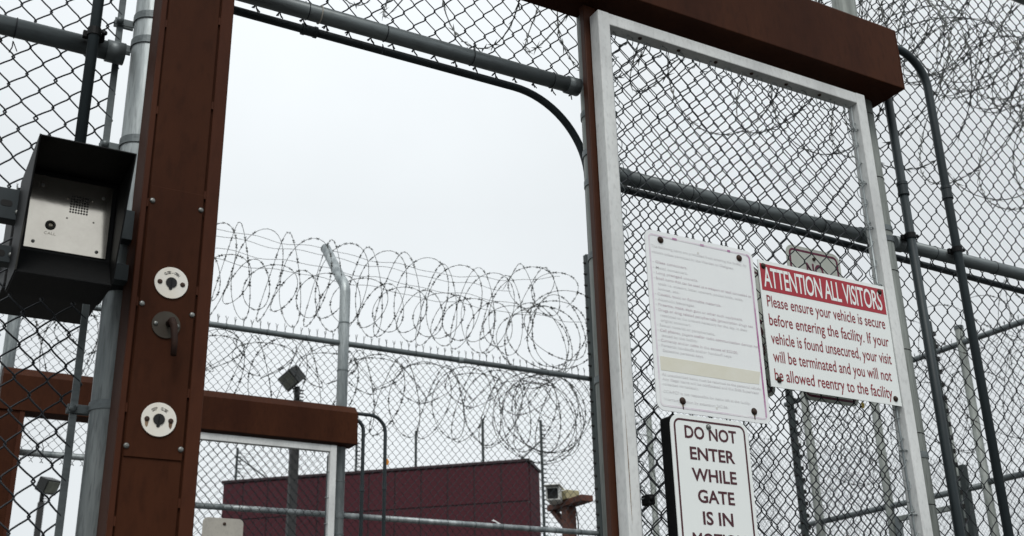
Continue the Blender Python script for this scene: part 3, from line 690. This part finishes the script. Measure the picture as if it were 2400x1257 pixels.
k = MB(); k.box(.252, .486, 3.005, 3.20, 1.085, 1.36, .005, 2); eb = k.build('housing', 'black', tag(thing('equipment_box', 'black box mounted behind the mesh, under and behind the intercom', 'box', (.369, 3.1, 1.085))))
k = MB(); k.box(.250, .488, 2.985, 3.21, 1.075, 1.084, .001, 1); k.build('bottom_plate', 'black', eb.parent)
k = MB(); k.box(.19, .56, 3.205, 3.235, 1.19, 1.23, .002, 1); k.build('mounting_strut', 'conduit', eb.parent)

# ================================================================== razor wire on the near fence
def coil(name, label, mbx, m='razor', group=None):
    o = mbx.build(name, m); return tag(o, label, 'razor wire', group)
m = MB(); razor(m, coil_path((.4, 3.26, 2.92), (6.6, 3.26, 2.84), .42, .30, seed=3, per=44, wob=.25, tilt=-.05), r=.0025, gap=.09, blade=.046, bw=.005, seed=3)
coil('razor_wire_coil', 'near razor wire coil hanging loosely behind the mesh, loops dipping above the white gate', m, 'razor_near')
m = MB(); razor(m, coil_path((1.9, 3.50, 3.72), (7.0, 3.50, 3.72), .42, .17, seed=4, per=40, wob=.3, jr=.035, tilt=-.1), r=.0024, gap=.085, blade=.044, bw=.005, seed=4)
coil('razor_wire_coil', 'dense near razor wire coil along the fence top, beyond the beam at upper right', m, 'razor_near')
m = MB(); razor(m, coil_path((2.2, 3.62, 3.52), (7.0, 3.62, 3.50), .24, .15, seed=5, per=34, wob=.3, jr=.05, tilt=-.1), r=.0023, gap=.085, blade=.044, bw=.005, seed=5)
coil('razor_wire_coil', 'smaller tangled razor wire coil inside the dense top coil at upper right', m, 'razor_near')

# ================================================================== the far fence
Y2 = 9.40; YM2 = 9.445; DX = .335
ff = thing('chain_link_fence', 'far chain link fence with bent post arms across the yard, seen through the opening', 'fence', (4.0, Y2, GZ))
for x, arm in ((.905, 1), (2.362, 0), (3.672, 1), (6.525, 0)):
    pts = [(x, Y2, GZ), (x, Y2, 3.80)]
    if arm:
        for q in np.linspace(0, 1, 6): pts.append((x, Y2+.10*q*q, 3.80+.16*q))
        pts.append((x, Y2+.56, 4.46))
    else: pts[-1] = (x, Y2, 3.42 if x < 6 else 4.62)
    p = MB(); p.tube(np.array(pts), .0485, 22); po = p.build('post', 'galv', ff)
    if arm: p = MB(); p.dome((0, 0, 0), .0505, .02, '+z', 22); p.xform(((1, 0, 0), (0, cos(.7), sin(.7)), (0, -sin(.7), cos(.7))), (x, Y2+.553, 4.448)); p.build('post_cap', 'galv', po)
    if x > 3:
        for z in (3.05, 2.5, 2.05, 3.5, 1.763, 1.6):
            b = MB(); b.band((x, Y2, z), .0490, .003, .012 if z != 1.763 else .06, 'z', 22); b.build('brace_band', 'rail', po)
for x0, x1, z in ((-1.5, 6.48, ZTOP), (.953, 2.31, ZT), (2.41, 3.624, 1.763), (3.72, 6.48, 1.763)):
    p = MB(); p.tube([(x0, Y2, z), (x1, Y2, z)], .0255, 16); p.build('rail', 'galv' if z != ZTOP else 'rail', ff)
for u0, u1, z0, z1 in ((-1.5, .85, .9, 3.40), (.96, 2.31, 2.03, 3.40), (2.41, 6.46, .9, 3.40), (6.59, 8.80, .9, 3.50)):
    f = MB(); fabric(f, u0, u1, z0, z1, planeY(YM2), r=.0023, sides=3, pts=5, barb_top=.06, barb_bot=.02 if z0 > 2 else 0, jit=.002)
    f.build('chain_link_mesh', 'wire_far', ff)
for k in range(24):
    x = 3.86+k*.285
    if x < 6.4: m_ = MB(); m_.torus((x, Y2, 1.763), .0268, .0022, 'x', 14, 4); m_.build('tie_wire', 'wire_far', ff)
    x = 1.15+k*.36
    if x < 6.4: m_ = MB(); m_.torus((x, Y2, ZTOP), .0268, .0022, 'x', 14, 4); m_.build('tie_wire', 'wire_far', ff)
for x, dz in ((1.24, .10), (1.98, .12), (2.8, .1)):
    m_ = MB(); m_.torus((x, Y2, ZT if x < 2.3 else 1.763), .0272, .0026, 'x', 14, 4); m_.sweep(np.array([(x, Y2+.03, ZT-.02), (x+.01, Y2+.03, ZT+dz*.5), (x-.01, Y2+.03, ZT+dz)]) if x < 2.3 else np.array([(x, Y2+.03, 1.76), (x, Y2+.03, 1.8), (x, Y2+.03, 1.84)]), .003, 4, (0, 1, 0), False); m_.build('tie_wire', 'wire_far', ff)
cs = MB(); cs.band((4.86, Y2, ZTOP), .0262, .004, .05, 'x', 16); cs.build('rail_sleeve', 'galv', ff)

def sensor_post(x, y, ztop, label, wide=.085, group='sensor posts'):
    t = thing('sensor_post', label, 'sensor post', (x, y, GZ), group)
    k = MB(); k.box(x-wide/2, x-wide*.18, y-.03, y+.03, GZ, ztop, .003, 1); k.box(x-wide*.18, x+wide/2, y-.012, y+.04, GZ, ztop-.02, .003, 1); k.build('channel', 'dark', t)
    for q in range(int((ztop-1.0)/.125)):
        z = ztop-.1-q*.125; k = MB(); k.dome((0, 0, 0), .013, .03)
        k.v[-1] = k.v[-1] @ np.array(((0, 0, 1.), (1, 0, 0), (0, 1, 0))) + np.array((x-wide/2, y-.01, z)); k.build('stud', 'hole', t)
        k = MB(); k.box(x+wide/2, x+wide/2+.035, y-.012, y+.02, z-.062, z-.022, .002, 1); k.build('spacer_block', 'hole', t)
    return t
sensor_post(6.385, 9.38, 4.665, 'dark studded sensor post at the end of the far fence, beside the brown jamb', .10)

# far gate, beam and column repeat the near set
gx0f, gx1f = 2.33, 3.585
YGF = 9.25
fg = thing('sliding_gate', 'far white framed chain link gate under the far brown beam', 'gate', ((gx0f+gx1f)/2, YGF+.025, GZ+.06))
for a in (gx0f, gx1f-.058):
    b = MB(); b.box(a, a+.058, YGF, YGF+.055, GZ+.08, 2.33, .004, 2); b.build('stile', 'white', fg)
b = MB(); b.box(gx0f+.058, gx1f-.058, YGF+.002, YGF+.053, 2.272, 2.329, .003, 1); b.build('top_rail', 'white', fg)
f = MB(); fabric(f, gx0f+.07, gx1f-.075, .9, 2.25, planeY(YGF+.034), r=.0023, sides=3, pts=5, barb_top=.03, jit=.002); f.build('chain_link_mesh', 'wire', fg)
b = MB(); b.tube([(gx1f-.075, YGF+.02, .8), (gx1f-.075, YGF+.02, 2.24)], .006, 8); b.build('lacing_rod', 'wire_far', fg)
for k in range(6):
    z = 2.1-k*.22; r_ = MB(); r_.torus((gx1f-.068, YGF+.02, z), .016, .003, 'z', 12, 4); r_.build('tie_ring', 'galv', fg)
brown_beam(.868, 3.757, 9.40-.18, 9.40-.18+.195, 2.350, 2.625, 'far brown boxed beam crossing the yard beyond the opening')
fc = thing('lock_column', 'far brown steel column at the lower left edge, under the far beam', 'column', (.965, 9.3, GZ))
b = MB(); b.box(.862, 1.058, 9.235, 9.36, GZ, 2.349, .003, 1); b.build('body', 'brown', fc)
b = MB(); b.box(1.022, 1.0582, 9.228, 9.2345, GZ, 2.349, .0015, 1); b.build('flange', 'brown_flange', fc)
YDF = 9.3
conduit('far conduit leaving the far beam end in a bend, the longer of two', bend((3.74, YDF, 2.645), (4.055, YDF, 2.645), (4.055, YDF, GZ), .15, 12), .016, 'conduits at the far beam end', couplings=[((4.055, YDF, 2.02), 'z')])
conduit('far conduit bending down right beside the far post, the shorter of two', bend((3.74, YDF, 2.59), (3.845, YDF, 2.59), (3.845, YDF, GZ), .095, 10), .016, 'conduits at the far beam end', couplings=[((3.845, YDF, 1.99), 'z')])

# razor wire on the far fence
m = MB(); razor(m, coil_path((.2, 9.90, 4.03), (5.75, 9.90, 4.05), .435, .27, seed=11, per=40, wob=.22, jr=.03, pend=.17, tilt=.0), r=.0026, gap=.11, blade=.030, bw=.007, sides=4, seed=11)
coil('razor_wire_coil', 'far large razor wire coil strung along the bent post arms', m)
m = MB(); razor(m, coil_path((.4, 9.66, 3.86), (5.6, 9.66, 3.83), .222, .25, seed=12, per=36, wob=.15, jr=.04, pend=.19, tilt=-.45), r=.0026, gap=.11, blade=.030, bw=.007, seed=12)
coil('razor_wire_coil', 'far smaller razor wire coil below the large one, above the top rail', m)
m = MB(); razor(m, coil_path((.2, 9.66, 2.99), (6.15, 9.66, 2.96), .37, .36, seed=13, per=44, wob=.2, jr=.05, pend=.12, tilt=-.1), r=.0026, gap=.11, blade=.030, bw=.007, seed=13)
coil('razor_wire_coil', 'far drooping razor wire coil hung behind the mesh under the top rail', m)
m = MB(); razor(m, coil_path((6.03, 9.25, 3.80), (6.07, 10.15, 3.80), .40, .13, seed=14, per=40, wob=.9, jr=.08), r=.0028, gap=.11, blade=.032, bw=.007, seed=14)
coil('razor_wire_coil', 'bunched razor wire loops at the far fence corner, above the rail', m)
m = MB(); razor(m, coil_path((5.75, 9.85, 4.40), (6.35, 10.0, 4.42), .25, .17, seed=15, per=36, wob=.6, jr=.1), r=.0026, gap=.11, blade=.030, bw=.007, seed=15)
coil('razor_wire_coil', 'loose upper razor wire loops at the right end of the far coil', m)
m = MB(); razor(m, coil_path((5.98, 9.55, 3.0), (6.08, 10.1, 2.98), .40, .12, seed=16, per=40, wob=.9, jr=.09), r=.0028, gap=.11, blade=.032, bw=.007, seed=16)
coil('razor_wire_coil', 'bunched razor wire loops behind the mesh at the far fence corner, under the rail', m)
m = MB(); razor(m, coil_path((1.2, 9.72, 3.18), (6.2, 9.72, 3.12), .17, .26, seed=17, per=32, wob=.5, jr=.12, tilt=-.4), r=.0024, gap=.11, blade=.028, bw=.006, seed=17)
coil('razor_wire_coil', 'thin tangled razor wire coil tight under the far top rail', m)
for j, (y, z, sg, lab) in enumerate(((9.95, 4.44, .0, 'topmost slack wire strand across the far post arm'), (9.85, 4.33, .01, 'second slack wire strand from the top, across the far post arm'), (9.70, 4.14, .01, 'third wire strand from the top, across the far post arm'), (9.55, 3.97, .0, 'lowest wire strand, crossing the far post at its bend'))):
    xs_ = np.linspace(-.5, 6.38 if j in (0, 3) else 5.7, 90)
    zz = z + .012*np.sin(xs_*7.3+j)+.010*np.sin(xs_*13.1+2*j) - .03*np.sin(pi*np.clip((xs_-3.67)/2.7, 0, 1)) + (.18*np.clip((xs_-4.8)/1.6, 0, 1)**2 if j == 0 else 0)
    k = MB(); k.sweep(np.stack([xs_, np.full_like(xs_, y), zz], 1), .0024, 4, (0, 1, 0), False)
    tag(k.build('wire_strand', 'razor'), lab, 'wire', 'wire strands on the far arms')

# ================================================================== side fence on the right
XS = 8.86
sf = thing('chain_link_fence', 'side chain link fence running away behind the signs and right edge, with small gate', 'fence', (XS, 7.2, GZ))
for y, z, r_ in ((6.88, 3.46, .040), (7.20, 2.86, .040), (8.03, 3.42, .042), (9.0, 3.42, .042), (4.9, 3.42, .042)):
    p = MB(); p.tube([(XS, y, GZ), (XS, y, z)], r_, 18); po = p.build('post', 'galv_worn', sf); p = MB(); p.band((XS, y, z-.01), r_, .004, .03, 'z', 18); p.dome((XS, y, z), r_+.004, .015, '+z', 18); p.build('post_cap', 'rail', po)
for y0, y1, z in ((3.5, 9.3, 3.30), (6.92, 9.3, 1.965), (3.5, 6.84, 1.985)):
    p = MB(); p.tube([(XS, y0, z), (XS, y1, z)], .028, 14); p.build('rail', 'rail', sf)
for u0, u1, z0 in ((3.5, 6.83, .8), (6.93, 9.3, 2.0), (8.08, 9.3, .8)):
    f = MB(); fabric(f, u0, u1, z0, 3.36, planeX(XS+.04), r=.0023, sides=3, pts=5, barb_top=.06, jit=.002)
    f.build('chain_link_mesh', 'wire_far', sf)
sg = thing('yard_gate', 'small grey framed gate in the side fence, low behind the white gate stile', 'gate', (XS-.02, 7.6, GZ))
for y in (7.26, 7.93):
    b = MB(); b.box(XS-.045, XS+.005, y-.025, y+.025, GZ+.08, 1.85, .003, 1); b.build('stile', 'rail', sg)
b = MB(); b.box(XS-.044, XS+.004, 7.285, 7.905, 1.80, 1.848, .003, 1); b.build('top_rail', 'galv_worn', sg)
f = MB(); fabric(f, 7.30, 7.89, .8, 1.80, planeX(XS-.02), r=.0023, sides=3, pts=5, jit=.002); f.build('chain_link_mesh', 'wire_far', sg)
b = MB(); b.box(XS-.09, XS-.04, 7.89, 8.03, 1.40, 1.53, .008, 2); b.build('lock_box', 'black', sg)
k = MB(); k.box(XS-.06, XS+.0, 7.05, 7.11, GZ, 2.18, .003, 1)
tag(k.build('steel_post', 'dark'), 'short dark square post by the side fence gate, near the right edge', 'post')
sensor_post(8.70, 9.05, 3.55, 'dark studded sensor post seen through the white gate, under the signs', .075)
sensor_post(8.62, 7.02, 3.55, 'dark studded sensor post just behind the left of the two right conduits', .07)
m = MB(); razor(m, coil_path((XS, 3.6, 3.50), (XS+.02, 8.3, 3.42), .27, .24, seed=21, per=36, wob=.5, jr=.08), r=.0024, gap=.11, blade=.03, bw=.006, seed=21)
coil('razor_wire_coil', 'razor wire coil along the top of the side fence, at the right edge', m)
m = MB(); razor(m, coil_path((XS+.25, 4.2, 2.75), (XS+.25, 9.2, 2.7), .38, .33, seed=22, per=40, wob=.5, jr=.08), r=.0024, gap=.11, blade=.03, bw=.006, seed=22)
coil('razor_wire_coil', 'razor wire coil hung on the back of the side fence, below its top rail', m)
m = MB(); razor(m, coil_path((6.7, 9.8, 2.55), (8.8, 9.75, 2.5), .36, .30, seed=23, per=40, wob=.5, jr=.08), r=.0024, gap=.11, blade=.03, bw=.006, seed=23)
coil('razor_wire_coil', 'razor wire coil behind the far fence right of its corner, under the signs', m)
# second fence line further right, only its mesh and posts glimpsed
bf = thing('chain_link_fence', 'farthest chain link fence, a fine grey mesh beyond the side fence', 'fence', (12, 12.0, GZ))
f = MB(); fabric(f, 8.5, 17.5, 1.3, 3.9, planeY(12.6), r=.0023, sides=3, pts=3, barb_top=.06, jit=.002); f.build('chain_link_mesh', 'wire_far', bf)
for x in (9.4, 12.4, 15.4):
    p = MB(); p.tube([(x, 12.55, GZ), (x, 12.55, 4.0)], .042, 14); p.build('post', 'galv_worn', bf)
p = MB(); p.tube([(8.5, 12.55, 2.2), (17.5, 12.55, 2.2)], .02, 10); p.build('rail', 'rail', bf)

# ================================================================== far things
def ray(px, py): return fw*FPX+RT*(px-1200)+UP*(628.5-py)
def far(px, py, depth):
    d = ray(px, py); return d*(depth/(d @ fw))
# building
P0 = far(1237, 1075, 45.0); A_ = radians(-47.6); L_ = 12.8; D_ = 2.3; hz = 3.0
bd = thing('building', 'dark maroon panelled building block beyond the far fence', 'building', (P0[0], P0[1], GZ))
ex = np.array([sin(A_), cos(A_), 0]); ey = np.array([cos(A_), -sin(A_), 0.])
if ey @ fw < 0: ey = -ey
ztop = P0[2]
def wall_box(mb, a0, a1, b0, b1, z0, z1, bev=0):
    pts = [np.array([P0[0], P0[1], 0])+ex*a+ey*b_+np.array([0, 0, z]) for a in (a0, a1) for b_ in (b0, b1) for z in (z0, z1)]
    return mb.hull(pts, bev)
k = MB(); rows = []; z = ztop-.12
hts = [1.52, 1.52, 1.6, 1.6, 1.6, 1.6, 1.6]
for h_ in hts:
    z2 = max(z-h_, GZ); a = .0
    while a < L_-.01:
        a2 = min(a+1.08, L_); wall_box(k, a+.032, a2-.032, 0, .3, z2+.03, z-.03); a = a2
    b_ = .3
    while b_ < D_-.3:
        b2 = min(b_+1.9, D_); wall_box(k, -.002, .25, b_+.009, b2-.009, z2+.009, z-.009); b_ = b2
    z = z2
    if z <= GZ+.01: break
k.build('wall_panels', 'wall', bd)
k = MB(); wall_box(k, .035, L_-.035, .035, D_-.035, GZ, ztop-.11); k.build('wall', 'cap', bd)
k = MB(); wall_box(k, -.06, L_+.06, -.05, D_, ztop-.12, ztop, .02); k.build('roof_trim', 'cap', bd)
k = MB(); wall_box(k, .3, 3.0, 2.31, 3.1, GZ, ztop-1.15, .02); k.build('side_bay', 'wall', bd)

# floodlight poles
def floodlight(px, py_top, depth, look, label, roll=0.0, sc=1.0):
    T = far(px, py_top, depth)
    t = thing('floodlight_pole', label, 'floodlight', (T[0], T[1], GZ), 'floodlight poles')
    k = MB(); k.box(T[0]-.075, T[0]+.075, T[1]-.075, T[1]+.075, GZ, T[2]-.30, .01, 1); k.build('pole', 'pole', t)
    k = MB(); k.tube([(T[0], T[1], T[2]-.32), (T[0], T[1], T[2]-.02)], .055, 12)
    for q in range(4): k.box(T[0]+.05, T[0]+.13, T[1]-.02, T[1]+.02, T[2]-.28+q*.065, T[2]-.265+q*.065)
    k.build('neck', 'lampbody', t)
    q = Vector(look).normalized().to_track_quat('Z', 'Y').to_matrix() @ Matrix.Rotation(roll, 3, 'Z')
    hd = MB(); hd.hull([(sx*.27*sc, sy*.21*sc, .16*sc) for sx in (-1, 1) for sy in (-1, 1)]+[(sx*.25*sc, sy*.19*sc, -.16*sc) for sx in (-1, 1) for sy in (-1, 1)], .012)
    c = (T[0]+.20*look[0], T[1]-.05, T[2]+.13); hd.xform(np.array(q), c); h = hd.build('lamp_head', 'lampbody', t)
    ln = MB(); ln.box(-.225*sc, .225*sc, -.165*sc, .165*sc, .16*sc, .16*sc+.008, .004, 1); ln.xform(np.array(q), c); ln.build('lens', 'lens', h)
    return t
floodlight(697, 905, 22.0, (-.62, -.25, -.55), 'dark floodlight on a square pole behind the far beam, centre left', roll=.3, sc=.78)
floodlight(100, 1150, 30.0, (.50, -.50, -.35), 'dark floodlight on a pole at the lower left corner', roll=.1, sc=.95)

# CCTV camera on a timber post
T = far(1332, 1185, 14.0)
cp = thing('camera_post', 'red stained timber post with slanted cross arm, right of the maroon building', 'post', (T[0], T[1], GZ))
k = MB(); k.box(T[0]-.065, T[0]+.065, T[1]-.065, T[1]+.065, GZ, T[2]-.02, .006, 2); k.build('upright', 'wood', cp)
k = MB(); k.box(T[0]-.085, T[0]+.085, T[1]-.42, T[1]+.36, T[2]-.02, T[2]+.055, .006, 2); k.build('cross_arm', 'wood', cp)
k = MB(); k.hull([(T[0]-.04, T[1]+y, T[2]+z) for y, z in ((.06, -.28), (.06, -.20), (.36, -.021), (.28, -.021))]+[(T[0]+.04, T[1]+y, T[2]+z) for y, z in ((.06, -.28), (.06, -.20), (.36, -.021), (.28, -.021))]); k.build('bracket', 'wood', cp)
k = MB(); k.tube([(T[0]+.075, T[1]-.04, T[2]-.03), (T[0]+.10, T[1]-.05, T[2]-.2), (T[0]+.075, T[1]-.06, T[2]-.6), (T[0]+.075, T[1]-.05, GZ)], .008, 8); k.build('cable', 'black', cp)
cc = thing('security_camera', 'off white security camera in a housing on the timber post', 'camera', (T[0]-.1, T[1], T[2]+.06))
k = MB(); k.box(T[0]-.10, T[0]+.09, T[1]-.12, T[1]+.16, T[2]+.056, T[2]+.165, .008, 2); k.build('junction_box', 'camtan', cc)
qd = Matrix.Rotation(radians(-38), 3, 'Z') @ Matrix.Rotation(radians(4), 3, 'X'); cpos = (T[0]-.20, T[1]-.02, T[2]+.10)
k = MB(); k.box(-.085, .085, -.24, .26, -.085, .085, .018, 3); k.xform(np.array(qd), cpos); hs = k.build('housing', 'camwhite', cc)
k = MB(); k.box(-.10, .10, -.31, .24, .089, .102, .004, 1); k.xform(np.array(qd), cpos); k.build('sunshield', 'camwhite', cc)
k = MB(); k.plate(rrect(-.062, .062, -.060, .060, .01), -.243, -.2405); k.xform(np.array(qd), cpos); k.build('window', 'hole', hs)
k = MB(); k.tube([(T[0]-.2, T[1]+.05, T[2]+.10), (T[0]-.12, T[1]+.05, T[2]+.09), (T[0]-.09, T[1]+.05, T[2]+.08)], .03, 10); k.build('mount_arm', 'camwhite', cc)

# thin taut wire posts beyond the building
for i, (px, py, dd, dg, lab) in enumerate(((557, 1050, 62, 1, 'thin green post with a brace, above the left end of the maroon roof'), (836, 1028, 62, 0, 'thin green post above the maroon roof, behind the far conduits'), (975, 1010, 60, 0, 'thin plain green post above the middle of the maroon roof'),
                                    (1131, 983, 58, 0, 'thin plain green post above the right part of the maroon roof'), (1267, 985, 56, -1, 'tall thin green post with wire clips beside the right corner of the building'))):
    q = far(px, py, dd); t = thing('taut_wire_post', lab, 'post', (q[0], q[1], GZ), 'thin posts beyond the maroon building')
    k = MB(); k.box(q[0]-.055, q[0]+.055, q[1]-.05, q[1]+.05, GZ, q[2], .01, 1); k.build('upright', 'dark', t)
    if i in (0, 1, 4):
        for c in range(26):
            k = MB(); z = q[2]-.3-c*.21; k.box(q[0]+.055, q[0]+.22, q[1]-.03, q[1]-.005, z, z+.055)
            if i != 1: k.tube([(q[0]+.2, q[1]-.02, z+.02), (q[0]+.95+.15*sin(c*2.1), q[1]-.02, z+.05)], .008, 4)
            k.build('wire_clip', 'dark', t)
    if dg:
        k = MB(); e = q+RT*(dg*1.75)*np.array([1, 1, 0]); k.tube([(q[0], q[1], q[2]-.45 if dg > 0 else q[2]-1.0), (e[0], e[1], q[2]-1.75 if dg > 0 else q[2]-2.6)], .04, 8); k.build('brace', 'dark', t)

# back of a pale sign on the far gate, and small scraps caught in the mesh
x0, x1, z1 = 2.475, 2.805, 1.648
t = thing('warning_sign', 'pale sign with rounded corners on the far gate, at the lower frame edge', 'sign', ((x0+x1)/2, YGF+.004, z1-.457))
k = MB(); k.plate(rrect(x0, x1, z1-.457, z1, .04, 6), YGF-.004, YGF-.001); k.build('sheet', 'signback', t)
k = MB(); k.dome(((x0+x1)/2+.01, YGF-.004, z1-.045), .013, .01); k.build('bolt', 'rustbolt', t)
def scrap(name, label, cat, px, py, Y, m, pts, th=.004):
    d = ray(px, py); c = d*(Y/d[1]); k = MB()
    bm = bmesh.new(); vs = [bm.verts.new((c[0]+a, Y+q, c[2]+b_)) for a, q, b_ in pts]
    bm.faces.new(vs); r_ = bmesh.ops.extrude_face_region(bm, geom=bm.faces[:]); 
    for v in r_['geom']:
        if isinstance(v, bmesh.types.BMVert): v.co.y += th
    bmesh.ops.recalc_face_normals(bm, faces=bm.faces[:]); k.bm(bm); tag(k.build(name, m), label, cat)
scrap('plastic_tag', 'small orange plastic tag caught in the far mesh beside a far conduit', 'tag', 905, 1083, 9.42, 'orange', [(-.028, 0, -.02), (.02, .0, -.028), (.03, 0, .005), (.014, 0, .03), (-.02, 0, .024)])
scrap('plastic_tag', 'small yellow plastic tag in the mesh under the ATTENTION sign', 'tag', 2023, 950, 2.93, 'yellow', [(-.006, 0, -.012), (.004, 0, -.01), (.008, 0, .004), (.001, 0, .012), (-.007, 0, .005)], .002)
scrap('plastic_scrap', 'white scrap of plastic film snagged above the far middle rail', 'scrap', 1168, 1229, 9.43, 'scrap', [(-.07, 0, .028), (-.03, .0, .020), (.02, 0, -.008), (.055, 0, -.03), (.05, .0, -.012), (.03, 0, .004), (-.01, 0, .022), (-.05, 0, .04)])
